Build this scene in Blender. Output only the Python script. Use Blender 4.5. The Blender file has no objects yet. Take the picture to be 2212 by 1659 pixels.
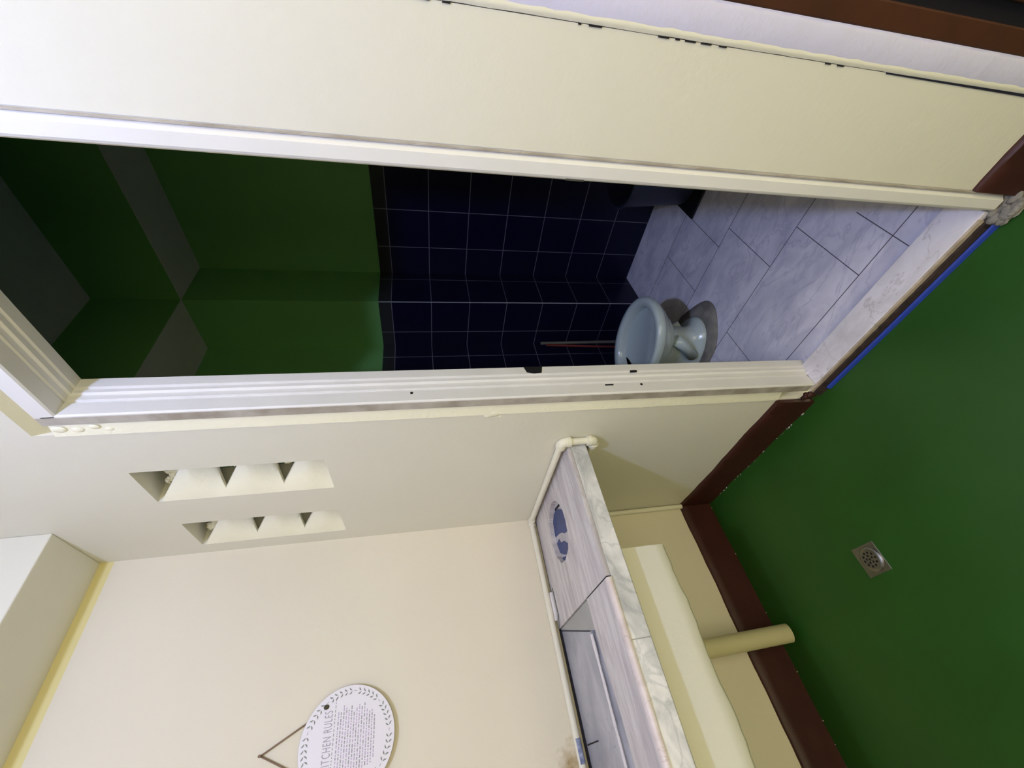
import bpy, bmesh, math, random
from mathutils import Vector, Matrix
random.seed(7)
S = bpy.context.scene
C = S.collection

# ------------------------------------------------------------------ camera, light, exposure
cam_d = bpy.data.cameras.new('camera'); cam = bpy.data.objects.new('camera', cam_d); C.objects.link(cam)
R = [[0.13403649, -0.16891037, -0.97647504],      # right
     [-0.67674989, -0.73541276, 0.03431696],      # down
     [-0.7239087, 0.65622966, -0.21288222]]       # forward
M = Matrix(((R[0][0], -R[1][0], -R[2][0], 1.961),
            (R[0][1], -R[1][1], -R[2][1], -0.828),
            (R[0][2], -R[1][2], -R[2][2], 1.5),
            (0, 0, 0, 1)))
cam.matrix_world = M
cam_d.sensor_fit = 'HORIZONTAL'; cam_d.sensor_width = 36
cam_d.lens = 891.7 / 2212 * 36
cam_d.clip_start = 0.02
S.camera = cam
W = bpy.data.worlds.new('world'); S.world = W; W.use_nodes = True
W.node_tree.nodes['Background'].inputs[0].default_value = (1.0, 0.90, 0.54, 1)   # warm fill light, let in by the opening added on the right
W.node_tree.nodes['Background'].inputs[1].default_value = 2.5
S.view_settings.view_transform = 'Standard'; S.view_settings.look = 'None'
S.view_settings.gamma = 1; S.view_settings.exposure = 0.0
S.view_settings.use_curve_mapping = False
BULB_STRENGTH = 590.0

# ------------------------------------------------------------------ helpers
def lin(c):
    return tuple(((v / 255) / 12.92 if v <= 10 else ((v / 255 + .055) / 1.055) ** 2.4) for v in c) + (1,)

def mat(name, col, rough=.6, var=.06, vscale=3, bump=.0, bscale=60, col2=None, spec=.5, metal=0, coat=0):
    m = bpy.data.materials.new(name); m.use_nodes = True
    nt = m.node_tree; b = nt.nodes['Principled BSDF']
    b.inputs['Roughness'].default_value = rough; b.inputs['Metallic'].default_value = metal
    b.inputs['Specular IOR Level'].default_value = spec
    b.inputs['Coat Weight'].default_value = coat
    tc = nt.nodes.new('ShaderNodeTexCoord')
    n = nt.nodes.new('ShaderNodeTexNoise'); n.inputs['Scale'].default_value = vscale; n.inputs['Detail'].default_value = 6
    nt.links.new(tc.outputs['Object'], n.inputs['Vector'])
    r = nt.nodes.new('ShaderNodeValToRGB')
    c2 = col2 or tuple(v * (1 - 2 * var) for v in col[:3]) + (1,)
    r.color_ramp.elements[0].color = c2; r.color_ramp.elements[1].color = col
    r.color_ramp.elements[0].position = .3; r.color_ramp.elements[1].position = .7
    nt.links.new(n.outputs['Fac'], r.inputs['Fac']); nt.links.new(r.outputs['Color'], b.inputs['Base Color'])
    if bump:
        n2 = nt.nodes.new('ShaderNodeTexNoise'); n2.inputs['Scale'].default_value = bscale; n2.inputs['Detail'].default_value = 5
        nt.links.new(tc.outputs['Object'], n2.inputs['Vector'])
        bp = nt.nodes.new('ShaderNodeBump'); bp.inputs['Strength'].default_value = bump; bp.inputs['Distance'].default_value = .004
        nt.links.new(n2.outputs['Fac'], bp.inputs['Height']); nt.links.new(bp.outputs['Normal'], b.inputs['Normal'])
    m['ramp'] = r.name
    return m

def marble(name, base, vein, stretch=(6, 1, 1), rough=.35, vs=5, amount=.5, thin=.04, vk=.75):
    """cloudy marble, streaked along one axis, with thin darker veins"""
    m = bpy.data.materials.new(name); m.use_nodes = True
    nt = m.node_tree; b = nt.nodes['Principled BSDF']; b.inputs['Roughness'].default_value = rough
    b.inputs['Specular IOR Level'].default_value = .35
    N = nt.nodes.new; L = nt.links.new
    tc = N('ShaderNodeTexCoord'); mp = N('ShaderNodeMapping'); mp.inputs['Scale'].default_value = stretch
    mp.inputs['Rotation'].default_value = (0, 0, .08)
    L(tc.outputs['Object'], mp.inputs['Vector'])
    n = N('ShaderNodeTexNoise'); n.inputs['Scale'].default_value = vs; n.inputs['Detail'].default_value = 8; n.inputs['Roughness'].default_value = .6
    n.inputs['Distortion'].default_value = .6
    L(mp.outputs['Vector'], n.inputs['Vector'])
    r = N('ShaderNodeValToRGB'); r.color_ramp.elements[0].position = .3; r.color_ramp.elements[1].position = .62
    mid = tuple(base[i] * (1 - amount) + vein[i] * amount for i in range(3)) + (1,)
    r.color_ramp.elements[0].color = mid; r.color_ramp.elements[1].color = base
    L(n.outputs['Fac'], r.inputs['Fac'])
    n2 = N('ShaderNodeTexNoise'); n2.inputs['Scale'].default_value = vs * .55; n2.inputs['Detail'].default_value = 5; n2.inputs['Distortion'].default_value = 1.6
    L(mp.outputs['Vector'], n2.inputs['Vector'])
    s = N('ShaderNodeMath'); s.operation = 'SUBTRACT'; s.inputs[1].default_value = .5; L(n2.outputs['Fac'], s.inputs[0])
    a = N('ShaderNodeMath'); a.operation = 'ABSOLUTE'; L(s.outputs[0], a.inputs[0])
    r2 = N('ShaderNodeValToRGB'); r2.color_ramp.elements[0].position = 0; r2.color_ramp.elements[1].position = thin
    r2.color_ramp.elements[0].color = (vk, vk, vk, 1); r2.color_ramp.elements[1].color = (0, 0, 0, 1)
    L(a.outputs[0], r2.inputs['Fac'])
    mx = N('ShaderNodeMix'); mx.data_type = 'RGBA'; L(r2.outputs['Color'], mx.inputs['Factor'])
    L(r.outputs['Color'], mx.inputs['A']); mx.inputs['B'].default_value = vein
    L(mx.outputs['Result'], b.inputs['Base Color'])
    return m

class MB:
    def __init__(s): s.bm = bmesh.new()
    def box(s, x0, x1, y0, y1, z0, z1):
        vs = [s.bm.verts.new((x, y, z)) for x in (x0, x1) for y in (y0, y1) for z in (z0, z1)]
        for f in ((0, 1, 3, 2), (4, 6, 7, 5), (0, 4, 5, 1), (2, 3, 7, 6), (0, 2, 6, 4), (1, 5, 7, 3)):
            s.bm.faces.new([vs[i] for i in f])
        return s
    def face(s, pts):
        return s.bm.faces.new([s.bm.verts.new(p) for p in pts])
    def prism(s, pts, d):
        """pts: planar loop, d: extrusion vector"""
        d = Vector(d); a = [s.bm.verts.new(p) for p in pts]; b = [s.bm.verts.new(Vector(p) + d) for p in pts]
        s.bm.faces.new(a); s.bm.faces.new(b[::-1]); n = len(pts)
        for i in range(n): s.bm.faces.new((a[i], b[i], b[(i + 1) % n], a[(i + 1) % n]))
        return s
    def tube(s, path, r, n=16, caps=True):
        rings = []; path = [Vector(p) for p in path]; up = None
        for i, p in enumerate(path):
            rr = r[i] if isinstance(r, (list, tuple)) else r
            a = path[max(i - 1, 0)]; b = path[min(i + 1, len(path) - 1)]; t = (b - a).normalized()
            if up is None: up = Vector((0, 0, 1)) if abs(t.z) < .9 else Vector((1, 0, 0))
            u = (up - t * up.dot(t)).normalized(); up = u; v = t.cross(u)
            rings.append([s.bm.verts.new(p + (u * math.cos(2 * math.pi * k / n) + v * math.sin(2 * math.pi * k / n)) * rr) for k in range(n)])
        for i in range(len(rings) - 1):
            for k in range(n): s.bm.faces.new((rings[i][k], rings[i][(k + 1) % n], rings[i + 1][(k + 1) % n], rings[i + 1][k]))
        if caps: s.bm.faces.new(rings[0][::-1]); s.bm.faces.new(rings[-1])
        return s
    def loft(s, secs, n=48, cap0=True, cap1=True):
        """secs: (cx, cy, z, rx, ry, squareness) ellipse sections"""
        rings = []
        for (cx, cy, z, rx, ry, q) in secs:
            ring = []
            for k in range(n):
                t = 2 * math.pi * k / n; c, w = math.cos(t), math.sin(t); e = 2 / q
                ring.append(s.bm.verts.new((cx + rx * math.copysign(abs(c) ** e, c), cy + ry * math.copysign(abs(w) ** e, w), z)))
            rings.append(ring)
        for i in range(len(rings) - 1):
            for k in range(n): s.bm.faces.new((rings[i][k], rings[i][(k + 1) % n], rings[i + 1][(k + 1) % n], rings[i + 1][k]))
        if cap0: s.bm.faces.new(rings[0][::-1])
        if cap1: s.bm.faces.new(rings[-1])
        return s
    def build(s, name, m, parent=None, smooth=False, bevel=0, segs=2, sub=0, struct=False, auto=None):
        bmesh.ops.recalc_face_normals(s.bm, faces=s.bm.faces)
        me = bpy.data.meshes.new(name); s.bm.to_mesh(me); s.bm.free()
        me.materials.append(m)
        if smooth:
            for p in me.polygons: p.use_smooth = True
        if auto: me.set_sharp_from_angle(angle=math.radians(auto))
        o = bpy.data.objects.new(name, me); C.objects.link(o)
        if bevel:
            b = o.modifiers.new('bevel', 'BEVEL'); b.width = bevel; b.segments = segs; b.limit_method = 'ANGLE'; b.angle_limit = math.radians(35)
        if sub:
            b = o.modifiers.new('sub', 'SUBSURF'); b.levels = sub; b.render_levels = sub
        if parent: o.parent = parent
        if struct: o['kind'] = 'structure'
        return o

def tag(o, label, cat, group=None):
    o['label'] = label; o['category'] = cat
    if group: o['group'] = group
    return o
def thing(name, label, cat, group=None):
    o = bpy.data.objects.new(name, None); C.objects.link(o); return tag(o, label, cat, group)

def lw(z): return .025 + .0188 * z          # the left wall leans slightly: its x at height z

# ------------------------------------------------------------------ materials
CREAM = lin((226, 218, 200))
m_cream = mat('cool_tinted_cream', lin((224, 221, 208)), rough=.75, var=.02, vscale=2, bump=.18, bscale=45)  # bluer than the left wall's cream; its cooler light is put into the colour
m_cream_b = mat('thick_cream_paint', lin((240, 236, 214)), rough=.6, var=.02, bump=.6, bscale=60)
m_ceil = mat('yellow_bounce_paint', lin((222, 212, 180)), rough=.9)  # yellow tint added so the unseen ceiling bounces warmer light
m_warm = mat('warm_bounce_cream', lin((224, 208, 166)), rough=.8)  # unseen walls, tinted yellower to warm the shade by bounce
m_green_floor = mat('green_floor_paint', lin((37, 84, 25)), rough=.42, var=.10, vscale=3.5, bump=.12, bscale=25, spec=.45)
m_maroon = mat('maroon_gloss_paint', lin((64, 27, 23)), rough=.5, var=.15, vscale=8, bump=.35, bscale=25, spec=.4)
m_frame = mat('off_white_door_paint', lin((230, 228, 226)), rough=.55, var=.03, vscale=6, bump=.12, bscale=40)
m_frame_raw = mat('worn_grey_frame_edge', lin((190, 184, 176)), rough=.75, var=.25, vscale=14, bump=.3, bscale=60, col2=lin((150, 140, 128)))
m_white_post = mat('chalky_lavender_paint', lin((212, 210, 240)), rough=.7, var=.03, bump=.35, bscale=40)
m_brown = mat('brown_varnished_wood', lin((78, 40, 24)), rough=.5, var=.2, vscale=9, bump=.2, bscale=30)
m_dark = mat('dark_gap', lin((22, 18, 24)), rough=.9)
m_bath_green = mat('green_wall_paint', lin((108, 166, 96)), rough=.6, var=.03, bump=.1)
m_concrete = mat('grey_primer', lin((200, 200, 200)), rough=.8, var=.05, bump=.1)
m_marble_top = marble('streaked_marble', lin((208, 203, 204)), lin((150, 141, 148)), stretch=(8, 1.1, 1), vs=3.6, amount=.8, thin=.03, vk=.3)
m_marble_basin = marble('cloudy_blue_marble', lin((180, 180, 188)), lin((128, 130, 144)), stretch=(1.6, 1, 1), vs=4, amount=.8, thin=.0)
m_marble_fascia = marble('grey_veined_marble', lin((234, 232, 234)), lin((150, 154, 158)), stretch=(1, 1.6, 2.4), vs=5, amount=.75, thin=.03, vk=.35)
m_marble_floor = marble('lavender_marble', lin((240, 237, 252)), lin((176, 176, 204)), stretch=(1.3, 2.4, 1), vs=4, amount=.6, thin=.022, vk=.4)
m_marble_sill = marble('pale_sill_marble', lin((240, 236, 246)), lin((160, 152, 150)), stretch=(1.3, 2.2, 1), vs=5, amount=.4, thin=.012, vk=.4)
m_cement = mat('smooth_grey_cement', lin((168, 168, 166)), rough=.6, var=.08, vscale=8)
m_dirtcement = mat('dirty_cement', lin((150, 146, 140)), rough=.9, var=.25, vscale=18, bump=.6, bscale=60)
m_pvc = mat('cream_pvc', lin((228, 224, 208)), rough=.45, var=.02)
m_pvc_b = mat('beige_pvc', lin((206, 198, 160)), rough=.5, var=.05, bump=.15)
m_chalk = mat('white_offcut', lin((236, 230, 234)), rough=.6)
m_mortar = mat('beige_mortar', lin((196, 180, 162)), rough=.9, var=.2, vscale=30, bump=.6)
m_blue_paint = mat('blue_paint', lin((38, 66, 170)), rough=.45, var=.08)
m_blue_tape = mat('blue_film', lin((42, 62, 120)), rough=.45, var=.15, vscale=20)
m_toilet = mat('pale_vitreous_china', lin((200, 214, 216)), rough=.18, var=.01, coat=.4)
m_toilet_in = mat('bluish_china', lin((176, 192, 210)), rough=.15, var=.01)
m_steel = mat('stainless_steel', lin((170, 168, 172)), rough=.32, var=.08, vscale=30, metal=1)
m_hole = mat('black_hole', lin((8, 8, 8)), rough=1)
m_board = mat('white_board', lin((232, 228, 236)), rough=.5, var=.01)
m_board_edge = mat('board_edge', lin((176, 166, 136)), rough=.7)
m_leaf = mat('grey_green_print', lin((138, 142, 136)), rough=.7)
m_ink = mat('grey_print', lin((172, 166, 178)), rough=.7)
m_ink2 = mat('mauve_print', lin((202, 186, 212)), rough=.7)
m_rope = mat('brown_twine', lin((140, 116, 96)), rough=.9, bump=.6, bscale=200)
m_knot = mat('dark_twine', lin((78, 72, 52)), rough=.9)
m_navy_plastic = mat('navy_plastic', lin((44, 50, 76)), rough=.45)
m_black_plastic = mat('black_plastic', lin((22, 24, 30)), rough=.5)
m_stick_grey = mat('weathered_stick', lin((112, 108, 96)), rough=.7)
m_stick_red = mat('red_stick', lin((120, 42, 36)), rough=.6)
m_tape = mat('grey_tape', lin((120, 120, 118)), rough=.6)

def tile_mat(name, axis, off, gx=.2315, zoff=.03, gz=.233):
    """navy square wall tiles, pale grout; rows from the bathroom floor, columns every gx along world axis"""
    m = bpy.data.materials.new(name); m.use_nodes = True
    nt = m.node_tree; b = nt.nodes['Principled BSDF']; N = nt.nodes.new; L = nt.links.new
    tc = N('ShaderNodeTexCoord'); sp = N('ShaderNodeSeparateXYZ'); L(tc.outputs['Object'], sp.inputs[0])
    def line(out, o, g, w):
        a = N('ShaderNodeMath'); a.operation = 'SUBTRACT'; L(out, a.inputs[0]); a.inputs[1].default_value = o
        d = N('ShaderNodeMath'); d.operation = 'DIVIDE'; L(a.outputs[0], d.inputs[0]); d.inputs[1].default_value = g
        q = N('ShaderNodeMath'); q.operation = 'FRACT'; L(d.outputs[0], q.inputs[0])
        r = N('ShaderNodeMath'); r.operation = 'PINGPONG'; L(q.outputs[0], r.inputs[0]); r.inputs[1].default_value = .5
        c = N('ShaderNodeMath'); c.operation = 'LESS_THAN'; L(r.outputs[0], c.inputs[0]); c.inputs[1].default_value = w / g / 2
        return c.outputs[0]
    lx = line(sp.outputs['X' if axis == 0 else 'Y'], off, gx, .0042)
    lz = line(sp.outputs['Z'], zoff, gz, .0042)
    mxm = N('ShaderNodeMath'); mxm.operation = 'MAXIMUM'; L(lx, mxm.inputs[0]); L(lz, mxm.inputs[1])
    n = N('ShaderNodeTexNoise'); n.inputs['Scale'].default_value = 12; L(tc.outputs['Object'], n.inputs['Vector'])
    r = N('ShaderNodeValToRGB'); r.color_ramp.elements[0].color = lin((10, 11, 34)); r.color_ramp.elements[1].color = lin((15, 16, 48))
    L(n.outputs['Fac'], r.inputs['Fac'])
    gt = N('ShaderNodeMath'); gt.operation = 'GREATER_THAN'; L(sp.outputs['Z'], gt.inputs[0]); gt.inputs[1].default_value = zoff + gz * 7
    m1 = N('ShaderNodeMix'); m1.data_type = 'RGBA'; L(gt.outputs[0], m1.inputs['Factor']); L(r.outputs['Color'], m1.inputs['A']); m1.inputs['B'].default_value = lin((44, 45, 46))
    m2 = N('ShaderNodeMix'); m2.data_type = 'RGBA'; L(mxm.outputs[0], m2.inputs['Factor']); L(m1.outputs['Result'], m2.inputs['A']); m2.inputs['B'].default_value = lin((120, 118, 130))
    L(m2.outputs['Result'], b.inputs['Base Color'])
    b.inputs['Roughness'].default_value = .35; b.inputs['Specular IOR Level'].default_value = .3
    return m

# left wall paint: warmer cream than the back wall, with an old brown water stain and the beam's shadow painted as a yellower band
def left_wall_mat():
    m = mat('left_wall_paint', CREAM, rough=.75, var=.02, vscale=2, bump=.25, bscale=30)
    nt = m.node_tree; b = nt.nodes['Principled BSDF']; N = nt.nodes.new; L = nt.links.new
    rmp = nt.nodes[m['ramp']]
    tc = N('ShaderNodeTexCoord'); mp = N('ShaderNodeMapping'); mp.vector_type = 'POINT'
    mp.inputs['Location'].default_value = (0, .95 / .16, -1.035 / .08); mp.inputs['Scale'].default_value = (0, 1 / .16, 1 / .08)
    L(tc.outputs['Object'], mp.inputs['Vector'])
    n = N('ShaderNodeTexNoise'); n.inputs['Scale'].default_value = 30; L(tc.outputs['Object'], n.inputs['Vector'])
    ln = N('ShaderNodeVectorMath'); ln.operation = 'LENGTH'; L(mp.outputs['Vector'], ln.inputs[0])
    ad = N('ShaderNodeMath'); ad.operation = 'ADD'; L(ln.outputs['Value'], ad.inputs[0]); L(n.outputs['Fac'], ad.inputs[1])
    r = N('ShaderNodeValToRGB'); r.color_ramp.elements[0].position = .5; r.color_ramp.elements[1].position = 1.25
    r.color_ramp.elements[0].color = (1, 1, 1, 1); r.color_ramp.elements[1].color = (0, 0, 0, 1)
    dv = N('ShaderNodeMath'); dv.operation = 'MULTIPLY'; L(ad.outputs[0], dv.inputs[0]); dv.inputs[1].default_value = .8; n.inputs['Detail'].default_value = 6
    L(dv.outputs[0], r.inputs['Fac'])
    mx = N('ShaderNodeMix'); mx.data_type = 'RGBA'; L(r.outputs['Color'], mx.inputs['Factor'])
    L(rmp.outputs['Color'], mx.inputs['A']); mx.inputs['B'].default_value = lin((150, 122, 62))
    sp = N('ShaderNodeSeparateXYZ'); L(tc.outputs['Object'], sp.inputs[0])
    g = N('ShaderNodeMath'); g.operation = 'GREATER_THAN'; g.inputs[1].default_value = 2.722; L(sp.outputs['Z'], g.inputs[0])
    mx2 = N('ShaderNodeMix'); mx2.data_type = 'RGBA'; L(g.outputs[0], mx2.inputs['Factor'])
    L(mx.outputs['Result'], mx2.inputs['A']); mx2.inputs['B'].default_value = lin((222, 210, 150))  # shadow under the beam, painted in as yellow
    L(mx2.outputs['Result'], b.inputs['Base Color'])
    return m
m_left = left_wall_mat()

# ------------------------------------------------------------------ room shell
XR, YF, ZC = 3.2, -3.0, 3.15
T = .12   # thickness of the back wall
MB().box(-.2, XR + .1, YF - .1, .0, -.1, 0).build('floor', m_green_floor, struct=True)
MB().box(-.2, XR + .1, YF - .1, 0, ZC, ZC + .1).build('ceiling', m_ceil, struct=True)
MB().prism([(lw(-.1), YF, -.1), (lw(ZC), YF, ZC), (-.2, YF, ZC), (-.2, YF, -.1)], (0, -YF, 0)).build('wall_left', m_left, struct=True)
b = MB().box(XR, XR + .1, YF, -2.7, 0, ZC).box(XR, XR + .1, -.25, 0, 0, ZC).box(XR, XR + .1, -2.7, -.25, 2.25, ZC)
b.build('wall_right', m_warm, struct=True)      # wide opening added to let the warm fill in, behind the camera
MB().box(-.2, XR + .1, YF - .1, YF, 0, ZC).build('wall_front', m_warm, struct=True)

def cellwall(xs, zs, holes, y0, y1):
    b = MB(); nx, nz = len(xs) - 1, len(zs) - 1
    def solid(i, k):
        if i < 0 or k < 0 or i >= nx or k >= nz: return False
        cx, cz = (xs[i] + xs[i + 1]) / 2, (zs[k] + zs[k + 1]) / 2
        return not any(a < cx < c and d < cz < e for a, c, d, e in holes)
    for i in range(nx):
        for k in range(nz):
            if not solid(i, k): continue
            xa, xb, za, zb = xs[i], xs[i + 1], zs[k], zs[k + 1]
            b.face([(xa, y0, za), (xb, y0, za), (xb, y0, zb), (xa, y0, zb)])
            b.face([(xa, y1, za), (xb, y1, za), (xb, y1, zb), (xa, y1, zb)])
            if not solid(i - 1, k): b.face([(xa, y0, za), (xa, y1, za), (xa, y1, zb), (xa, y0, zb)])
            if not solid(i + 1, k): b.face([(xb, y0, za), (xb, y1, za), (xb, y1, zb), (xb, y0, zb)])
            if not solid(i, k - 1): b.face([(xa, y0, za), (xb, y0, za), (xb, y1, za), (xa, y1, za)])
            if not solid(i, k + 1): b.face([(xa, y0, zb), (xb, y0, zb), (xb, y1, zb), (xa, y1, zb)])
    bmesh.ops.remove_doubles(b.bm, verts=b.bm.verts, dist=1e-5)
    return b
DX0, DX1, DZ = .908, 1.699, 2.512       # opening in the masonry around the bathroom door
V = [(.147, .340, 1.842, 2.388), (.515, .703, 1.828, 2.389)]
holes = [(DX0, DX1, -1, DZ)] + V + [(1.889, 2.85, -1, 2.2)]
xs = sorted({-.2, .147, .340, .515, .703, DX0, DX1, 1.889, 2.85, XR + .1})
zs = sorted({-.1, 1.828, 1.842, 2.2, 2.388, 2.389, DZ, ZC})
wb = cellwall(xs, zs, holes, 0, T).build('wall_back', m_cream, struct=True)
# the bathroom side of that wall is green
MB().box(.078, DX0 - .0, T, T + .006, 1.73, ZC).box(DX1, 2.2, T, T + .006, 1.73, ZC).box(DX0, DX1, T, T + .006, DZ, ZC)
# masonry fillet round the door, thick bright cream plaster
def jag(n, a): return [random.uniform(-a, a) for _ in range(n)]
def strip(pts_a, pts_b, name, m, parent, thick=(0, .004, 0)):
    b = MB(); a = [b.bm.verts.new(p) for p in pts_a]; c = [b.bm.verts.new(p) for p in pts_b]
    a2 = [b.bm.verts.new(Vector(p) + Vector(thick)) for p in pts_a]; c2 = [b.bm.verts.new(Vector(p) + Vector(thick)) for p in pts_b]
    for i in range(len(a) - 1):
        b.bm.faces.new((a[i], a[i + 1], c[i + 1], c[i])); b.bm.faces.new((a2[i], c2[i], c2[i + 1], a2[i + 1]))
        b.bm.faces.new((a[i], a2[i], a2[i + 1], a[i + 1])); b.bm.faces.new((c[i], c[i + 1], c2[i + 1], c2[i]))
    b.bm.faces.new((a[0], c[0], c2[0], a2[0])); b.bm.faces.new((a[-1], a2[-1], c2[-1], c[-1]))
    return b.build(name, m, parent)
n = 90; zz = [.165 + (2.46 - .165) * i / n for i in range(n + 1)]
j1, j2 = jag(n + 1, .0010), jag(n + 1, .0022)
strip([(DX0 - .003 + j1[i], -.0035, z) for i, z in enumerate(zz)], [(.948 + j2[i], .006, z) for i, z in enumerate(zz)],
      'plaster_edge', m_cream_b, wb, (0, .05, 0))
# reveal above the head of the frame, its shade put into a khaki colour
MB().prism([(DX0, 0, DZ), (DX0, .012, 2.468), (DX0, .03, 2.468), (DX0, .03, DZ)], (DX1 - DX0, 0, 0)).build('head_reveal', m_pvc_b, wb)
# lumps of paint by the head corner and jamb
b = MB()
for (x, z, s) in ((.93, 2.44, .013), (.925, 2.40, .011), (.935, 2.36, .010), (.922, 2.33, .008), (.897, 1.29, .012), (.905, 1.27, .014), (.888, 1.25, .006), (.9, .74, .007), (.81, .62, .004), (.79, .6, .004)):
    bmesh.ops.create_icosphere(b.bm, subdivisions=2, radius=s, matrix=Matrix.Translation((x, .001, z)) @ Matrix.Diagonal((1, .35, 1.4, 1)))
b.build('paint_lumps', m_cream_b, wb, smooth=True)
# cracks: dark broken line where plaster meets frame, and where the wall meets the next door post
def dashes(x, y, segs, w, name, m, parent):
    b = MB()
    for z0, z1 in segs: b.box(x - w / 2, x + w / 2, y - .0012, y + .002, z0, z1)
    return b.build(name, m, parent)
segs = []; z = .25
while z < 2.4:
    l = random.uniform(.01, .09); segs.append((z, min(z + l, 2.4))); z += l + random.uniform(.005, .12)
dashes(.950, .0055, segs, .0022, 'crack', m_dark, wb)
segs = [(0.166, .44), (.452, .50), (.508, .62), (.627, .71), (.72, .735), (.75, .762), (.97, .985), (1.0, 1.02), (1.03, 1.05), (1.06, 1.068), (1.08, 1.1), (1.2, 1.222), (1.235, 1.24), (1.44, 1.452), (1.47, 1.49)]
MB().prism([(1.8915, -.0014, .0), (1.8845, -.0014, .0), (1.8862, -.0014, .35), (1.8872, -.0014, .62), (1.8895, -.0014, .62)], (0, .003, 0)).build('crack', mat('navy_gap', lin((20, 18, 44)), rough=.8), wb)
dashes(1.8885, -.0004, segs[4:], .0022, 'crack', m_dark, wb)

# vent block inserts
def vent(x0, x1, z0, z1, idx):
    w = x1 - x0; D = .10
    def ramp(s, z):      # s 0..1 across; depth profile with soft mounds between the openings
        return (x0 + s * w, 0.002 + D * min(1, s * 1.15), z)
    h = z1 - z0; p = h / 2.82
    cz = [z1 - .0, z1 - .205 * h / .56 - .003, z1 - .39 * h / .56 - .003]
    half = [.0, .062, .060]
    sa, sb = .13, .95
    pts = [(0, z1)]
    # first opening hangs from the top edge
    pts = [(0.02, z1), (sb, z1 - .145), (sb, cz[1] + .062), (sa, cz[1]), (sb, cz[1] - .062), (sb, cz[2] + .06), (sa + .03, cz[2]), (sb, cz[2] - .058), (sb, z0), (0, z0), (0, z1)]
    o = None
    b = MB()
    # fine triangulated sheets between the notches, extruded back
    def sheet(la, lb):
        """la / lb: functions s -> z for the upper and lower border of a tongue between two openings"""
        ns, nz = 14, 12; front = []; back = []
        for i in range(ns + 1):
            s = i / ns * sb; za, zb_ = la(s), lb(s); r1 = []; r2 = []
            for k in range(nz + 1):
                t = k / nz; z = za + (zb_ - za) * t
                d = D * s / sb
                d -= .014 * math.sin(math.pi * min(1, s / sb)) * math.sin(math.pi * t) ** 1.0   # the tongue bulges forward
                d += .055 * max(0, t + s / sb - .85) * min(1, s / .35); d = max(d, 0.001)
                r1.append(b.bm.verts.new((x0 + s * w, d, z))); r2.append(b.bm.verts.new((x0 + s * w, max(d, D * s / sb) + .014 if s < sb else D + .06, z)))
            front.append(r1); back.append(r2)
        for i in range(ns):
            for k in range(nz):
                b.bm.faces.new((front[i][k], front[i + 1][k], front[i + 1][k + 1], front[i][k + 1]))
                b.bm.faces.new((back[i][k], back[i][k + 1], back[i + 1][k + 1], back[i + 1][k]))
        for i in range(ns):
            b.bm.faces.new((front[i][0], back[i][0], back[i + 1][0], front[i + 1][0]))
            b.bm.faces.new((front[i][nz], front[i + 1][nz], back[i + 1][nz], back[i][nz]))
        for k in range(nz):
            b.bm.faces.new((front[0][k], front[0][k + 1], back[0][k + 1], back[0][k]))
            b.bm.faces.new((front[ns][k], back[ns][k], back[ns][k + 1], front[ns][k + 1]))
    ntch = lambda c, hw, s0: (lambda s: c + hw * max(0, (s - s0)) / (sb - s0))
    sheet(lambda s: z1 - .012 - .125 * s / sb, ntch(cz[1], .078, sa))
    sheet(ntch(cz[1], -.100, sa), ntch(cz[2], .074, sa))
    sheet(ntch(cz[2], -.100, sa), lambda s: z0)
    o = b.build('vent_block', m_cream_b, wb, smooth=True, auto=50)
    # rough mortar inside the openings
    b = MB()
    def lump(s, d, z, r_):
        bmesh.ops.create_icosphere(b.bm, subdivisions=2, radius=r_, matrix=Matrix.Translation((x0 + s * w, d, z)) @ Matrix.Diagonal((1, .8, random.uniform(.8, 1.8), 1)))
    for q in range(26):
        s = random.uniform(.22, .85); lump(s, D * s / sb + .022, z1 - .012 - .125 * s / sb + random.uniform(.0, .05) * s, random.uniform(.006, .012))
    for c in cz[1:]:
        for q in range(12):
            s = random.uniform(.35, .9); lump(s, D * s / sb + .035, c - .1 * (s - sa) / (sb - sa) * random.uniform(.1, 1.0), random.uniform(.005, .010))
    for v in b.bm.verts: v.co += Vector((random.uniform(-.003, .003), random.uniform(-.003, .003), random.uniform(-.003, .003)))
    b.build('rough_mortar', m_pvc_b, wb, smooth=False)
vent(*V[0], 0); vent(*V[1], 1)

# left wall beam
MB().box(lw(2.77) - .02, .361, YF, 0, 2.77, ZC).build('beam', m_cream, wb, bevel=.004)

# baseboards with wavy painted upper edges
def wavy_board(p0, p1, nrm, h, th, name, amp=.003):
    p0, p1, nrm = Vector(p0), Vector(p1), Vector(nrm); L_ = (p1 - p0).length; n = max(8, int(L_ / .02)); b = MB()
    rows = []
    for i in range(n + 1):
        t = i / n; p = p0 + (p1 - p0) * t
        w = amp * (math.sin(t * L_ * 31) * .5 + math.sin(t * L_ * 11 + 1) * .8 + random.uniform(-.3, .3)); o = nrm * (th + amp * .5 * math.sin(t * L_ * 17))
        rows.append([b.bm.verts.new(q) for q in (p, p + o * 1.25, p + o * 1.1 + Vector((0, 0, .03)), p + o + Vector((0, 0, h * .75)), p + o * .9 + Vector((0, 0, h + w - .004)), p + o * .4 + Vector((0, 0, h + w)), p + Vector((0, 0, h + w)))])
    for i in range(n):
        for k in range(6): b.bm.faces.new((rows[i][k], rows[i + 1][k], rows[i + 1][k + 1], rows[i][k + 1]))
    b.bm.faces.new(rows[0]); b.bm.faces.new(rows[-1][::-1])
    return b.build(name, m_maroon, smooth=True, auto=60, struct=True)
wavy_board((lw(0) + .0, 0, 0), (.902, 0, 0), (0, -1, 0), .166, .014, 'baseboard_back')
wavy_board((1.70, 0, 0), (1.885, 0, 0), (0, -1, 0), .158, .014, 'baseboard_right')
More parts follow.
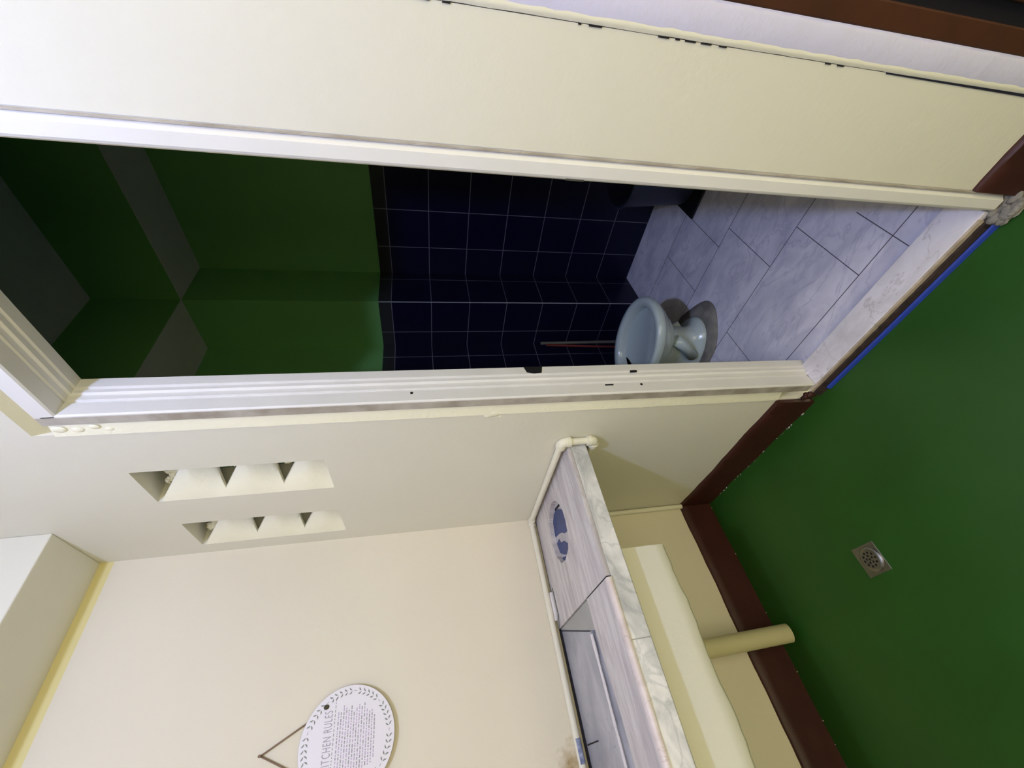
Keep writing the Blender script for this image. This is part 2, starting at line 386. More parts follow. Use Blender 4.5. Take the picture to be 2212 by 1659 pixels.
wavy_board((lw(.08), YF, 0), (lw(.08), 0, 0), (1, 0, 0), .172, .014, 'baseboard_left', .002)

b = MB()
for q in range(46):
    t_ = random.random(); p = (lw(0) + .018 + random.uniform(0, .004), -.02 - 1.2 * t_) if q % 3 == 0 else (.03 + .86 * t_, -.0175 - random.uniform(0, .004))
    bmesh.ops.create_icosphere(b.bm, subdivisions=1, radius=random.uniform(.0012, .0032), matrix=Matrix.Translation((p[0], p[1], .001)) @ Matrix.Diagonal((random.uniform(1, 3), 1, .6, 1)))
o = b.build('paint_grit', mat('pale_grit', lin((190, 184, 176)), rough=.9), bpy.data.objects['floor'], smooth=True); o['kind'] = 'stuff'

# ------------------------------------------------------------------ bathroom door frame
fr = bpy.data.objects.new('door_1', None); C.objects.link(fr); fr['kind'] = 'structure'
ZH = 2.42
def jamb_profile(sgn, xin, xout, y0):
    # cross-section seen from above, from the wall side round the inner face: rounded nose, groove, bead, stop
    P = [(xout, .118), (xout, y0 + .004), (xout + sgn * .004, y0), (xin - sgn * .004, y0), (xin, y0 + .004), (xin, y0 + .042), (xin - sgn * .0035, y0 + .044), (xin - sgn * .0035, y0 + .049),
         (xin + sgn * .003, y0 + .051), (xin + sgn * .003, y0 + .066), (xin + sgn * .010, y0 + .070), (xin + sgn * .010, y0 + .080), (xin + sgn * .007, y0 + .082), (xin + sgn * .007, y0 + .085), (xin + sgn * .014, y0 + .087), (xin + sgn * .014, .118)]
    return P
PL = jamb_profile(1, .985, .950, .001)
MB().prism([(x, y, .03) for x, y in PL], (0, 0, ZH + .003)).build('jamb', m_frame, fr)
MB().box(.949, .978, -.0005, .003, .06, 2.465).build('worn_edge', m_frame_raw, fr)
PR = [(1.6985, .10), (1.6985, .002), (1.694, -.004), (1.690, -.008), (1.686, -.013), (1.664, -.013), (1.659, -.010), (1.659, .045), (1.636, .047), (1.636, .10)]
MB().prism([(x, y, .05) for x, y in PR], (0, 0, 2.40)).build('jamb', m_frame, fr)
MB().box(1.6955, 1.6985, -.0085, -.002, .06, 2.47).build('worn_edge', m_frame_raw, fr)
b = MB(); hp = [(2.47, .118), (2.47, .004), (2.466, .001), (2.424, .001), (2.42, .005), (2.42, .044), (2.4235, .046), (2.4235, .05), (2.417, .052), (2.417, .067), (2.410, .07), (2.410, .08), (2.413, .082), (2.413, .086), (2.406, .088), (2.406, .118)]
MB().prism([(.950, y, z) for z, y in hp], (.745, 0, 0)).build('head', m_frame, fr)
b = MB()
for (z, w, h) in ((1.532, .0045, .0045), (.758, .0045, .0045)):
    b.tube([(.9848, .034, z), (.9862, .034, z)], w, 12)
b.box(.9848, .9862, .034, .040, .862, .892); b.box(.994, .9995, .083, .089, .76, .785)
b.build('screw_hole', m_hole, fr)
b = MB(); b.prism([(.9995, .089, 1.108), (.9995, .118, 1.10), (.9995, .119, 1.165), (.9995, .093, 1.158), (.9995, .087, 1.135)], (.0008, 0, 0)); b.build('strike_notch', m_hole, fr)
MB().box(1.6345, 1.6365, .046, .10, 1.147, 1.188).box(1.6345, 1.659, .0455, .0472, 1.147, 1.188).build('tape_patch', m_tape, fr)
# sill and the ragged step below it
MB().box(.986, 1.650, .0, .094, .0, .05).build('sill', m_marble_sill, fr, bevel=.002)
MB().prism([(.93, .0, .0), (.93, -.004, .0), (.93, -.006, .047), (.93, .0, .049)], (.70, 0, 0)).build('mortar_strip', m_mortar, fr)
b = MB()
for i in range(34):
    xa = .94 + i * .0205
    b.prism([(xa, -.003, 0), (xa, -.016 - random.uniform(0, .003), 0), (xa, -.010 - random.uniform(0, .003), .030 + random.uniform(-.003, .003)), (xa, -.003, .033)], (.0205, 0, 0))
b.build('dark_skirt', mat('dark_brown_dirt', lin((60, 44, 40)), rough=.8, var=.3, vscale=40), fr)
MB().prism([(.985, -.012, 0), (.985, -.027, 0), (.985, -.0225, .012), (.985, -.0165, .0155)], (.645, 0, 0)).build('blue_skirt', m_blue_paint, fr, bevel=.002)
b = MB()
for q in range(70):
    bmesh.ops.create_icosphere(b.bm, subdivisions=2, radius=random.uniform(.008, .015), matrix=Matrix.Translation((random.uniform(1.64, 1.70), random.uniform(-.035, .02), random.uniform(.008, .034))) @ Matrix.Diagonal((random.uniform(1, 1.6), 1, .5, 1)))
for v in b.bm.verts: v.co += Vector([random.uniform(-.002, .002) for _ in range(3)])
b.build('mortar_patch', m_dirtcement, fr, smooth=True)
b = MB()
for q in range(9):
    bmesh.ops.create_icosphere(b.bm, subdivisions=2, radius=random.uniform(.007, .013), matrix=Matrix.Translation((random.uniform(.91, .975), random.uniform(-.02, .0), random.uniform(.02, .07))))
for v in b.bm.verts: v.co += Vector([random.uniform(-.002, .002) for _ in range(3)])
b.build('paint_blobs', m_maroon, fr, smooth=True)

# ------------------------------------------------------------------ the next door on the right: white post, brown casing, dark door
d2 = bpy.data.objects.new('door_2', None); C.objects.link(d2); d2['kind'] = 'structure'
def wavy_post(x0, x1, y, z1, m, name, amp):
    b = MB(); n = 110; rows = []
    for i in range(n + 1):
        z = z1 * i / n; w0 = random.uniform(-amp, amp) * .3; w1 = random.uniform(-amp, amp)
        rows.append([b.bm.verts.new(q) for q in ((x0 + w0, y + .03, z), (x0 + w0, y + .0005, z), (x0 + .004, y - .0015, z), (x1 - .008 + w1, y - .0015, z), (x1 - .002 + w1, y + .002, z), (x1 + w1, y + .03, z))])
    for i in range(n):
        for k in range(5): b.bm.faces.new((rows[i][k], rows[i][k + 1], rows[i + 1][k + 1], rows[i + 1][k]))
    b.bm.faces.new(rows[0]); b.bm.faces.new(rows[-1])
    return b.build(name, m, d2, smooth=True, auto=50)
MB().box(1.895, 1.9435, .004, .11, 0, 2.2).build('post_core', m_white_post, d2)
wavy_post(1.8915, 1.9425, .0, 2.2, m_white_post, 'white_post', .0012)
wavy_post(1.890, 1.906, -.0015, 2.2, m_cream, 'cream_smear', .0012)
MB().box(1.9435, 1.981, .004, .11, 0, 2.2).build('casing', m_brown, d2, bevel=.003)
MB().box(1.981, 2.012, .04, .11, 0, 2.2).build('rebate', m_dark, d2)
MB().box(2.012, 2.80, .02, .06, .01, 2.18).build('door_leaf', m_brown, d2, bevel=.003)
MB().box(2.80, 2.85, .0, .11, 0, 2.2).build('casing', m_brown, d2)

# ------------------------------------------------------------------ bathroom
ZB, YB, XC, YC, XL, BX = .03, 1.562, .431, 1.25, .078, 2.2
YI = T
MB().box(-.1, BX + .1, T, YB + .1, -.1, ZB - .0002).box(DX0, DX1, .094, T, -.1, ZB - .0002).build('floor_bathroom', m_marble_floor, struct=True)
MB().box(-.1, BX + .1, T, YB + .1, ZC, ZC + .1).build('ceiling_bathroom', m_concrete, struct=True)
bbk = MB().box(-.1, BX + .1, YB, YB + .1, -.1, ZC).build('wall_bathroom_back', m_bath_green, struct=True)
bbl = MB().box(-.1, XL, T, YB, -.1, ZC).build('wall_bathroom_left', m_bath_green, struct=True)
MB().box(BX, BX + .1, T, YB, -.1, ZC).build('wall_bathroom_right', m_bath_green, struct=True)
col = MB().box(XL, XC - .004, YC + .004, YB, ZB, ZC).build('column', m_bath_green, bbk)
# green skin on the bathroom side of the shared wall
hol2 = [(DX0, DX1, -1, DZ)] + V
cellwall(sorted({XL, .147, .340, .515, .703, DX0, DX1, BX}), sorted({ZB, 1.828, 1.842, 2.388, 2.389, DZ, ZC}), hol2, T + .0005, T + .006).build('green_skin', m_bath_green, wb)
# ring beam, green faces and grey primed undersides
MB().box(XC, BX, YC + .003, YB, 2.745, ZC).build('beam', m_bath_green, bbk)
MB().box(XC, BX, YC + .003, YB, 2.742, 2.745).build('beam_underside', m_concrete, bbk)
MB().box(XL, XC, T + .006, YC + .003, 2.745, ZC).build('beam', m_bath_green, bbl)
MB().box(XL, XC, T + .006, YC + .003, 2.742, 2.745).build('beam_underside', m_concrete, bbl)
# tile cladding: proud of the paint by a few mm
ZT = 1.734
tb = MB().box(XC, BX, YB - .008, YB, ZB, ZT).build('wall_tiles', tile_mat('navy_tiles_back', 0, .845 - .008 * 0), bbk)
MB().box(XC - .008, XC, YC, YB - .008, ZB, ZT).build('wall_tiles', tile_mat('navy_tiles_side', 1, YC), bbk)
MB().box(XL + .008, XC, YC - .008 + .004, YC + .004, ZB, ZT).build('wall_tiles', tile_mat('navy_tiles_front', 0, XC), bbk)
MB().box(XL, XL + .008, T + .006, YC, ZB, ZT).build('wall_tiles', tile_mat('navy_tiles_left', 1, YC - .115), bbl)
MB().box(BX - .008, BX, T + .006, YB - .008, ZB, ZT).build('wall_tiles', tile_mat('navy_tiles_right', 1, YC), bbk)
# white corner beads
MB().box(XC - .002, XC + .0018, YC - .0058, YC - .002, ZB, ZT).build('corner_bead', mat('pale_grout', lin((190, 188, 196)), rough=.7), bbk)
# floor joints
b = MB(); g = .0016
def joint(x0, y0, x1, y1):
    d = Vector((x1 - x0, y1 - y0, 0)); nrm = Vector((-d.y, d.x, 0)).normalized() * g
    b.face([(x0 + nrm.x, y0 + nrm.y, ZB + .0003), (x1 + nrm.x, y1 + nrm.y, ZB + .0003), (x1 - nrm.x, y1 - nrm.y, ZB + .0003), (x0 - nrm.x, y0 - nrm.y, ZB + .0003)])
for y in (.17, .512, .852): joint(XL, y, BX, y)
joint(.808, .17, .808, .512); joint(.808, .852, .808, 1.21); joint(1.495, .094, 1.495, .33); joint(1.35, .17, 1.35, .512)
joint(.5, 1.21, 1.07, 1.21); joint(1.07, .852, 1.07, YB); joint(1.17, .512, 1.17, .852); 
b.build('floor_joints', mat('dark_joint', lin((96, 94, 112)), rough=.9), bpy.data.objects['floor_bathroom'])

# toilet bowl
t = thing('toilet_bowl', 'pale grey-white pedestal toilet bowl without seat or cistern in the blue-tiled bathroom', 'toilet')
CY = .645
b = MB(); b.loft([(.50, CY + .03, ZB, .24, .135, 2.2), (.50, CY + .03, ZB + .02, .245, .138, 2.2), (.50, CY + .03, ZB + .035, .235, .125, 2.2), (.50, CY + .025, ZB + .05, .20, .10, 2.2),
        (.51, CY + .02, ZB + .09, .185, .092, 2.2), (.53, CY + .01, ZB + .16, .18, .095, 2.2), (.55, CY, ZB + .215, .19, .11, 2.2), (.58, CY, ZB + .26, .215, .14, 2.1), (.605, CY, ZB + .30, .240, .170, 2.1),
        (.615, CY, ZB + .325, .250, .186, 2.1)], 56, True, False)
b.build('pedestal', m_toilet, t, smooth=True, auto=60)
b = MB()
prof = [(1.0, .325), (1.03, .335), (1.05, .35), (1.045, .364), (1.02, .372), (.95, .374), (.88, .372), (.84, .366), (.815, .352), (.80, .33), (.76, .29), (.66, .245), (.5, .21), (.35, .2)]
b.loft([(.615 + .02 * (1 - k), CY, ZB + z, .250 * k if i < 7 else .25 * k, .192 * k, 2.1) for i, (k, z) in enumerate(prof)], 64, True, True)
b.build('rim', m_toilet, t, smooth=True)
MB().loft([(.621, CY, ZB + .244, .163, .125, 2.1), (.621, CY, ZB + .249, .168, .1285, 2.1)], 40).build('bowl_water', m_toilet_in, t, smooth=True)
b = MB(); b.loft([(.27, CY, ZB, .16, .10, 3), (.27, CY, ZB + .2, .155, .09, 3), (.285, CY, ZB + .30, .17, .12, 3), (.285, CY, ZB + .325, .175, .13, 3)], 40)
b.build('trap', m_toilet, t, smooth=True, auto=50)
b = MB(); b.tube([(.66, CY + .11, ZB + .07), (.60, CY + .115, ZB + .12), (.5, CY + .105, ZB + .17), (.38, CY + .09, ZB + .15)], [.02, .024, .024, .02], 12); b.tube([(.60, CY - .08, ZB + .06), (.66, CY - .075, ZB + .13), (.70, CY - .07, ZB + .2)], [.03, .026, .03], 12)
b.build('trap_ridge', m_toilet, t, smooth=True)
b = MB(); b.loft([(.53, CY + .025, ZB, .295, .195, 2), (.53, CY + .025, ZB + .006, .29, .19, 2), (.52, CY + .03, ZB + .014, .25, .15, 2)], 48)
for v in b.bm.verts:
    a = math.atan2(v.co.y - CY, v.co.x - .53); k = 1 + .05 * math.sin(3 * a + 1) + .03 * math.sin(7 * a); v.co.x = .53 + (v.co.x - .53) * k; v.co.y = CY + .02 + (v.co.y - CY - .02) * k
b.build('cement_bed', m_dirtcement, t, smooth=True)

# sticks leaning in the corner
def broom(name, label, p0, p1, m, r):
    o = thing(name, label, 'broom'); p0, p1 = Vector(p0), Vector(p1)
    MB().tube([p0 + (p1 - p0) * .12, p1], r, 12).build('handle', m, o, smooth=True, auto=50)
    b = MB(); b.loft([(p0.x, p0.y, ZB, .045, .025, 2.5), (p0.x, p0.y, ZB + .05, .042, .022, 2.5), (p0.x + (p1.x - p0.x) * .1, p0.y + (p1.y - p0.y) * .1, ZB + .09, .014, .014, 2)], 20)
    b.build('bristles', m_black_plastic, o, smooth=True)
broom('broom', 'grey stick-handled broom leaning in the tiled corner behind the toilet', (.150, 1.185, ZB), (.115, 1.215, .69), m_stick_grey, .0105)
broom('broom', 'red stick-handled broom leaning beside the grey one in the tiled corner', (.155, 1.115, ZB), (.125, 1.185, .66), m_stick_red, .008)

# bucket and tray at the right
t = thing('bucket', 'dark navy plastic bucket half hidden behind the right door jamb on the marble floor', 'bucket')
b = MB(); cx, cy = 1.20, 1.36; r0, r1, h = .135, .17, .37
b.loft([(cx, cy, ZB + .012, r0, r0, 2), (cx, cy, ZB + .2, (r0 + r1) / 2, (r0 + r1) / 2, 2), (cx, cy, ZB + h, r1, r1, 2), (cx, cy, ZB + h, r1 + .008, r1 + .008, 2), (cx, cy, ZB + h + .012, r1 + .008, r1 + .008, 2),
        (cx, cy, ZB + h + .012, r1 - .004, r1 - .004, 2), (cx, cy, ZB + .03, r0 - .006, r0 - .006, 2)], 48)
b.build('body', m_navy_plastic, t, smooth=True, auto=40)
t = MB().box(1.072, 1.42, 1.14, 1.55, ZB, ZB + .0115).build('tray', m_black_plastic, bevel=.003)
tag(t, 'flat square black tray under the navy bucket, one corner showing', 'tray')

# ------------------------------------------------------------------ kitchen counter
ct = thing('counter', 'built-in marble-clad counter with shallow sink basin along the left wall', 'counter')
ZTOP = .978; XF = .705; YE = -1.9; x0 = lw(.97) + .012
# top slab with the round sink hole (grid hole by bridging)
hole = [(0.369, -0.074), (.415, -.088), (0.449, -0.115), (0.475, -0.155), (0.480, -0.203), (0.468, -0.25), (0.429, -0.294), (0.362, -0.312), (0.304, -0.304), (0.256, -0.262), (0.238, -0.198), (0.262, -0.120), (0.314, -0.080)]
def slab_with_hole(outer, inner, z0, z1):
    b = MB(); bm = b.bm
    def loop(pts, z): return [bm.verts.new((x, y, z)) for x, y in pts]
    for z in (z1, z0):
        o = loop(outer, z); i = loop(inner, z)
        eo = [bm.edges.new((o[k], o[(k + 1) % len(o)])) for k in range(len(o))]
        ei = [bm.edges.new((i[k], i[(k + 1) % len(i)])) for k in range(len(i))]
        bmesh.ops.triangle_fill(bm, use_beauty=True, edges=eo + ei)
        if z == z1: O1, I1 = o, i
        else: O0, I0 = o, i
    for A, B_ in ((O1, O0), (I1, I0)):
        for k in range(len(A)): bm.faces.new((A[k], A[(k + 1) % len(A)], B_[(k + 1) % len(A)], B_[k]))
    return b
slab_with_hole([(x0, -.001), (XF, -.001), (XF, -.484), (x0, -.484)], hole, .955, ZTOP).build('top_slab', m_marble_top, ct)
MB().box(x0, XF, YE, -.001, .90, .954).build('counter_core', m_cement, ct)
# marble lining of the basin, front rim, gutter
MB().prism([(x0, -.488, .955), (x0, -.488, .969), (x0, YE, .969), (x0, YE, .955)], (.415 - x0, 0, 0)).build('basin_slab', m_marble_basin, ct)
MB().box(.415, .482, YE, -.58, .954, .960).build('basin_gutter', m_marble_basin, ct)
b = MB(); n = 60; za = []
for i in range(n + 1):
    y = -.58 + (YE + .58) * i / n; w = random.uniform(-.0012, .0012) + (.004 if i < 3 else 0); za.append((y, w))
for i in range(n): 
    (ya, wa), (yb, wb_) = za[i], za[i + 1]
    b.prism([(.410 - wa, ya, .968), (.421 + wa, ya, .968), (.421 + wa, ya, .9725), (.410 - wa, ya, .9725)], (0, yb - ya, 0))
b.build('sealant_bead', m_chalk, ct)
MB().prism([(x0, -.4865, .955), (.481, -.4865, .955), (.481, -.582, .955)], (0, 0, .0165)).build('cement_infill', m_cement, ct)
b = MB(); b.prism([(x0, -.4905, .9717), (x0, -.4935, .9717), (.415, -.572, .9717), (.415, -.5685, .9717)], (0, 0, .0006)); b.build('joint_line', m_dark, ct)
b = MB(); b.prism([(.481, -.487, .955), (XF, -.487, .955), (XF, YE, .955), (.53, YE, .955), (.505, -.80, .955), (.481, -.60, .955)], (0, 0, .0225)); b.build('rim_slab', m_marble_top, ct, bevel=.002)
MB().box(.481, XF - .002, -.4872, -.4838, .952, .9765).build('joint_line', m_dark, ct)
b = MB(); b.prism([(x0 + .01, -.852, .9693), (x0 + .01, -.857, .9693), (x0 + .155, -.850, .9693), (x0 + .155, -.846, .9693)], (0, 0, .0004)); b.build('joint_line', m_dark, ct)
MB().box(x0 - .004, x0 + .002, YE, -.001, .95, .9783).build('wall_joint', m_dark, ct)
# pinkish nosing: front edge of the top slab pieces
m_nose = marble('pinkish_marble_edge', lin((222, 210, 208)), lin((176, 156, 152)), stretch=(1, 2, 1), vs=6, amount=.5, thin=0)
n = 40
def nosing(ya, yb, zt, m_nose, k_):
    b = MB(); n = max(4, int(abs(yb - ya) / .05)); rows = []
    for i in range(n + 1):
        y = ya + (yb - ya) * i / n; w = random.uniform(-.0012, .0012)
        rows.append([b.bm.verts.new(q) for q in ((XF - .012, y, zt), (XF + .0, y, zt), (XF + .006 * k_ + w, y, zt - .004), (XF + .0075 * k_ + w, y, zt - .010), (XF + .006 * k_ + w, y, zt - .015), (XF - .012, y, zt - .016))])
    for i in range(n):
        for k in range(5): b.bm.faces.new((rows[i][k], rows[i + 1][k], rows[i + 1][k + 1], rows[i][k + 1]))
    b.bm.faces.new(rows[0]); b.bm.faces.new(rows[-1][::-1])
    return b.build('nosing', m_nose, ct, smooth=True, auto=50)
nosing(-.001, -.482, ZTOP + .0002, m_marble_top, .35); nosing(-.489, YE, ZTOP + .0004, m_nose, 1)
# fascia tiles
for a, c in ((-.002, -.6545), (-.6565, -1.26), (-1.262, YE)):
    MB().box(XF - .008, XF + .002, c, a, .902, .9618).build('fascia_tile', m_marble_fascia, ct, bevel=.0012)
# thin diagonal crack line in the near slab
b = MB()
cr = [(.60, -.012), (.545, -.06), (.50, -.07), (.45, -.085), (.43, -.10)]
for (xa, ya), (xb, yb) in zip(cr, cr[1:]):
    b.face([(xa, ya + .0008, ZTOP + .0003), (xb, yb + .0008, ZTOP + .0003), (xb, yb - .0008, ZTOP + .0003), (xa, ya - .0008, ZTOP + .0003)])
b.build('joint_line', m_cement, ct)
# torn blue film inside the hole
b = MB(); b.box(.225, .495, -.325, -.06, .9545, .9575); b.build('hole_backing', mat('grey_hole_lining', lin((186, 182, 186)), rough=.7, var=.1, vscale=20), ct)
b = MB()
def patch(pts, z): b.prism([(x, y, z) for x, y in pts], (0, 0, .002))
patch([(.262, -.118), (.30, -.098), (.352, -.098), (.40, -.12), (.45, -.155), (.475, -.19), (.478, -.225), (.452, -.245), (.42, -.222), (.38, -.215), (.34, -.195), (.30, -.185), (.25, -.178), (.242, -.150)], .9578)
patch([(.245, -.205), (.285, -.20), (.30, -.222), (.345, -.232), (.39, -.262), (.385, -.292), (.345, -.288), (.30, -.270), (.262, -.250)], .9578)
patch([(.268, -.272), (.32, -.284), (.375, -.300), (.36, -.312), (.305, -.305)], .9578)
b.build('torn_blue_film', m_blue_tape, ct)
b = MB(); b.prism([(.335, -.088, .9578), (.40, -.098, .9578), (.41, -.108, .9578), (.33, -.096, .9578)], (0, 0, .003)); b.build('hole_edge_shard', m_dark, ct); b = MB(); b.prism([(.44, -.24, .9578), (.46, -.21, .9578), (.466, -.235, .9578), (.43, -.28, .9578), (.39, -.293, .9578), (.42, -.262, .9578)], (0, 0, .003)); b.build('hole_debris', m_dark, ct)

# concrete sink body under the counter
b = MB(); n = 70; rows = []
for i in range(n + 1):
    y = -.395 + (YE + .395) * i / n; w = .003 * math.sin(i * .5) + random.uniform(-.0025, .0025); v = random.uniform(-.0015, .0015)
    rows.append([b.bm.verts.new(q) for q in ((lw(.8), y, .90), (.655, y, .90), (.655 + v, y, .76), (.653 + v, y, .725 + w), (.640, y, .712 + w), (lw(.8), y, .715))])
for i in range(n):
    for k in range(6): b.bm.faces.new((rows[i][k], rows[i + 1][k], rows[i + 1][(k + 1) % 6], rows[i][(k + 1) % 6]))
b.bm.faces.new(rows[0]); b.bm.faces.new(rows[-1][::-1])
b.build('sink_body', m_cream, ct, smooth=True, auto=50)
# solid end support, out of sight beyond the frame
MB().box(lw(.5), .64, YE, YE + .1, 0, .715).build('end_support', m_cream, ct)

# drain pipe under the sink body
b = MB(); n = 40; rings = []
b.tube([(.150, -.655, .7135), (.150, -.655, .034)], .035, 32)
for v in b.bm.verts:
    if v.co.z < .1: v.co.z = .020 + (v.co.x - .115) * .25
b.build('drain_pipe', m_pvc_b, smooth=True, auto=40)
tag(bpy.data.objects['drain_pipe'], 'thick beige plastic drain pipe cut off just above the green floor under the counter', 'pipe')

# supply pipe
sp_ = thing('water_pipe', 'thin cream painted water pipe running round the counter top and down the corner', 'pipe')
rp = .0125; zp = .9915 + .010; xw = lw(1.0) + rp; yp = -.0135
def ppart(path, name='pipe', r=rp, m=m_pvc): return MB().tube(path, r, 20).build(name, m, sp_, smooth=True, auto=40)
ppart([(xw + .002, -1.9, zp), (xw, -.5, zp), (xw, -.035, zp)])
def elbow(c, d1, d2, r=.017, L_=.030):
    c, d1, d2 = Vector(c), Vector(d1), Vector(d2); pts = []
    pts.append(c + d1 * (L_ + .012)); pts.append(c + d1 * L_)
    for k in range(7):
        t = k / 6; p = (1 - t) ** 2 * (c + d1 * .018) + 2 * t * (1 - t) * c + t * t * (c + d2 * .018); pts.append(p)
    pts.append(c + d2 * L_); pts.append(c + d2 * (L_ + .012))
    for d in (d1, d2): MB().tube([c + d * (L_ - .002), c + d * (L_ + .014)], r + .0022, 20).build('collar', m_pvc, sp_, smooth=True, auto=50)
    MB().tube(pts, r, 20).build('elbow', m_pvc, sp_, smooth=True, auto=50)
elbow((xw, -.0145, zp), (0, -1, 0), (1, 0, 0), .0145, .012)
xe = XF + .030
ppart([(xw + .02, yp, zp), (xe - .02, yp, zp)])
elbow((xe, yp - .003, zp), (-1, 0, 0), (0, 0, -1), .0172, .018)
ppart([(xe, yp - .003, zp - .03), (xe, yp - .003, .890)])
elbow((xe, yp - .003, .872), (0, 0, 1), (-1, 0, 0), .0172, .018)
ppart([(xe - .02, yp - .003, .872), (lw(.87) + .02, yp - .003, .872)])
ppart([(lw(.5) + rp + .001, yp - .001, .872), (lw(.2) + rp + .001, yp - .001, .17)], r=.0115, m=m_pvc)
# scuffed blue section
MB().tube([(xw + .0016, -.83, zp - .0012), (xw + .0016, -.90, zp - .0012)], rp, 20).build('scuffed_section', mat('blue_scuff', lin((176, 184, 210)), rough=.6, var=.3, vscale=60, col2=lin((90, 104, 150))), sp_, smooth=True)

# offcut by the wall
b = MB(); b.prism([(x0 + .004, -.345, ZTOP), (x0 + .022, -.345, ZTOP), (x0 + .022, -.43, ZTOP), (x0 + .006, -.455, ZTOP), (x0 + .002, -.43, ZTOP)], (0, 0, .012))
o = b.build('tile_offcut', m_chalk, bevel=.002); tag(o, 'narrow white tile offcut lying on the marble counter against the wall pipe', 'offcut')
b = MB(); b.prism([(x0 + .026, -.335, ZTOP), (x0 + .034, -.335, ZTOP), (x0 + .036, -.44, ZTOP), (x0 + .006, -.478, ZTOP), (x0 + .004, -.468, ZTOP), (x0 + .028, -.43, ZTOP)], (0, 0, .004))
o = b.build('cement_ridge', m_cement, ct, bevel=.001)
b = MB(); b.prism([(x0 + .035, -.333, ZTOP), (x0 + .039, -.333, ZTOP), (x0 + .0415, -.443, ZTOP), (x0 + .010, -.482, ZTOP), (x0 + .0065, -.479, ZTOP), (x0 + .0365, -.440, ZTOP)], (0, 0, .0006))
b.build('joint_line', m_dark, ct)

# floor drain
t = thing('floor_drain', 'small square stainless steel floor drain with round perforated dome in the green floor', 'drain')
MB().prism([(.634, -.497, .0), (.728, -.500, .0), (.727, -.594, .0), (.634, -.594, .0)], (0, 0, .003)).build('plate', m_steel, t, bevel=.001)
b = MB(); b.loft([(.685, -.547, .003, .040, .040, 2), (.685, -.547, .007, .0385, .0385, 2), (.685, -.547, .0095, .034, .034, 2), (.685, -.547, .0105, .029, .029, 2), (.685, -.547, .0102, .027, .027, 2)], 40); b.build('dome', m_steel, t, smooth=True, auto=40)
b = MB()
hl = [(0, 0)] + [(.0115 * math.cos(a), .0115 * math.sin(a)) for a in [math.pi * 2 * k / 5 + .3 for k in range(5)]] + [(.022 * math.cos(a), .022 * math.sin(a)) for a in [math.pi * 2 * k / 10 for k in range(10)]]
for dx, dy in hl:
    b.tube([(.685 + dx, -.547 + dy, .0098), (.685 + dx, -.547 + dy, .0106)], .0038, 12)
b.build('drain_holes', m_hole, t)

# ------------------------------------------------------------------ wall plaque
pq = thing('wall_plaque', 'round white kitchen rules plaque with leaf wreath hanging on the cream left wall', 'plaque')
PY, PZ, PR_ = -.705, 1.785, .152
xb = lw(PZ) + .012; xf = xb + .006
def disc(r, xa, xc, n=72):
    b = MB(); pts = [(xa, PY + r * math.cos(2 * math.pi * k / n), PZ + r * math.sin(2 * math.pi * k / n)) for k in range(n)]
    return b.prism(pts, (xc - xa, 0, 0))
disc(PR_, xb, xf).build('board', m_board, pq)
disc(PR_ + .0006, xb - .0005, xf - .001).build('board_edge', m_board_edge, pq)
b = MB()
def leaf(a, off, ang, l=.011, w=.0036):
    cy, cz = PY + (PR_ - .017 + off) * math.cos(a), PZ + (PR_ - .017 + off) * math.sin(a)
    dy, dz = math.cos(ang), math.sin(ang); pts = []
    for s, k in ((-.5, 0), (-.2, .8), (.1, 1), (.5, 0), (.15, -.25), (-.2, -.2)):
        pts.append((xf + .0002, cy + dy * s * l - dz * k * w, cz + dz * s * l + dy * k * w))
    b.prism(pts, (.0004, 0, 0))
NL = 54
for k in range(NL):
    a = 2 * math.pi * k / NL
    if k % 6 == 5: 
        leaf(a, 0, a + math.pi / 2, .012, .0012); continue
    leaf(a, .0055, a + math.pi / 2 - .75, .0135, .0034); leaf(a, -.0055, a + math.pi / 2 + .75, .0135, .0034)
b.build('wreath_print', m_leaf, pq)
# title lettering
cu = bpy.data.curves.new('title', 'FONT'); cu.body = 'KITCHEN RULES'; cu.size = .037; cu.align_x = 'CENTER'; cu.extrude = .0002; cu.space_character = 1.15
to = bpy.data.objects.new('tmp', cu); C.objects.link(to)
bpy.context.view_layer.update()
me = bpy.data.meshes.new_from_object(to.evaluated_get(bpy.context.evaluated_depsgraph_get())); bpy.data.objects.remove(to)
sx = .158 / max(1e-6, (max(v.co.x for v in me.vertices) - min(v.co.x for v in me.vertices)))
for v in me.vertices:
    x, y = v.co.x * sx, v.co.y
    v.co = Vector((xf + .0004 + v.co.z, PY + .009 + x, PZ + .053 + y + x * .02))
me.materials.clear(); me.materials.append(m_ink)
o = bpy.data.objects.new('title_lettering', me); C.objects.link(o); o.parent = pq
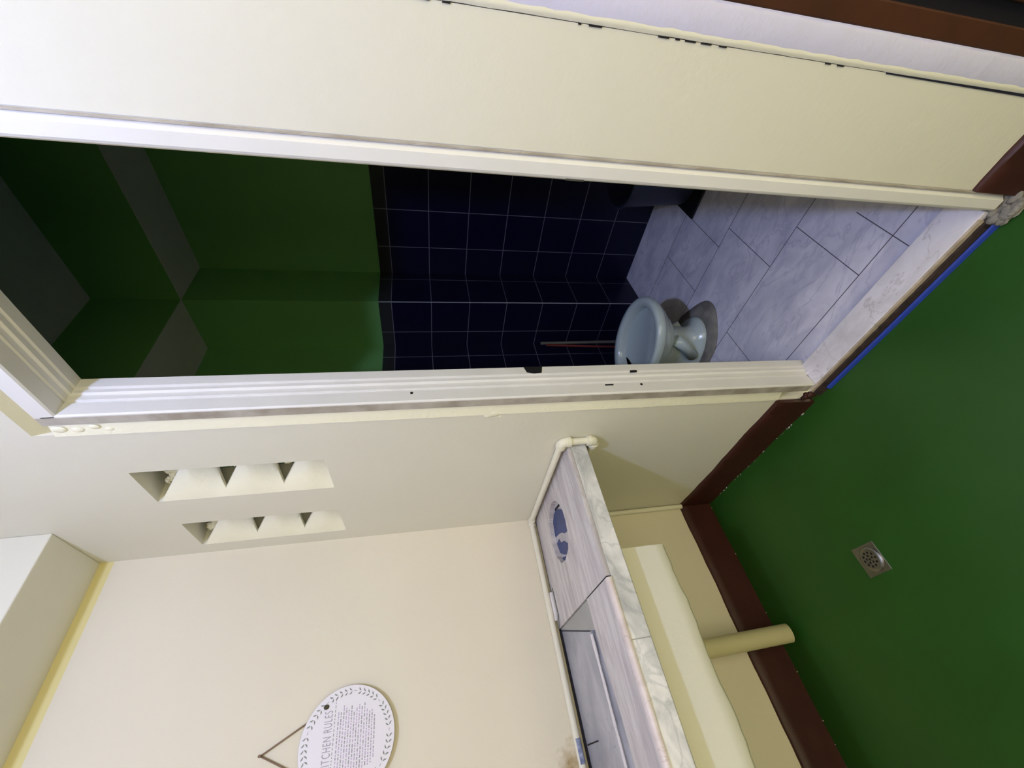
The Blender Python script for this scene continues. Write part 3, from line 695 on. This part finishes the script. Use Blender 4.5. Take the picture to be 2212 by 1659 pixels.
# dashed rule and blurred lines of small print
b = MB(); y = PY - .115
while y < PY + .115:
    l = random.choice((.004, .008, .008)); b.prism([(xf + .0003, y, PZ + .045), (xf + .0003, y + l, PZ + .0452), (xf + .0003, y + l, PZ + .0472), (xf + .0003, y, PZ + .047)], (.0003, 0, 0)); y += l + .004
b.build('dashed_rule', m_leaf, pq)
b = MB(); b2 = MB()
for r in range(15):
    z = PZ + .033 - r * .0085; half = min(.095, math.sqrt(max(0, (PR_ - .04) ** 2 - (z - PZ) ** 2))) * random.uniform(.72, 1)
    y = PY - half
    while y < PY + half:
        l = random.uniform(.003, .011); t_ = b if random.random() < .5 else b2
        t_.prism([(xf + .0003, y, z), (xf + .0003, y + l, z), (xf + .0003, y + l, z + .0036), (xf + .0003, y, z + .0036)], (.0002, 0, 0)); y += l + random.uniform(.0015, .004)
b.build('small_print', m_ink, pq); b2.build('small_print', m_ink2, pq)
for s in (-1, 1):
    b = MB(); bmesh.ops.create_icosphere(b.bm, subdivisions=2, radius=.0085, matrix=Matrix.Translation((xf + .002, PY + s * .101, PZ + .077)) @ Matrix.Diagonal((.5, .9, 1.1, 1)))
    b.build('knot', m_knot, pq, smooth=True)
hk = Vector((lw(2.05) + .006, -.700, 2.052))
b = MB()
for s in (-1, 1):
    b.tube([(xb - .003, PY + s * .08, PZ + .11), hk], .0026, 8)
b.build('hanging_twine', m_rope, pq, smooth=True)
b = MB(); b.tube([(lw(2.05) - .005, -.700, 2.050), (lw(2.05) + .014, -.700, 2.053)], .0022, 10); b.tube([(lw(2.05) + .012, -.7, 2.053), (lw(2.05) + .015, -.7, 2.0535)], .0045, 12)
o = b.build('nail', m_rope, smooth=True, auto=40); tag(o, 'small nail in the cream wall holding the plaque twine', 'nail')

# ------------------------------------------------------------------ ceiling bulb (above and behind the camera)
fx = thing('ceiling_lamp', 'bare round bulb in a white holder on the kitchen ceiling', 'lamp')
LX, LY, LZ = 2.12, -.98, 2.93
b = MB(); b.tube([(LX, LY, ZC), (LX, LY, 3.12)], .055, 32); b.tube([(LX, LY, 3.12), (LX, LY, 3.03), (LX, LY, 2.985)], [.026, .024, .022], 24)
b.build('bulb_holder', m_ceil, fx, smooth=True, auto=40)
m_em = bpy.data.materials.new('lit_bulb'); m_em.use_nodes = True; nt = m_em.node_tree
for nd in list(nt.nodes): nt.nodes.remove(nd)
e = nt.nodes.new('ShaderNodeEmission'); e.inputs[0].default_value = (.74, .90, 1.62, 1); e.inputs[1].default_value = BULB_STRENGTH
nt.links.new(e.outputs[0], nt.nodes.new('ShaderNodeOutputMaterial').inputs[0])
b = MB(); bmesh.ops.create_uvsphere(b.bm, u_segments=32, v_segments=20, radius=.05, matrix=Matrix.Translation((LX, LY, LZ)))
b.build('bulb', m_em, fx, smooth=True)
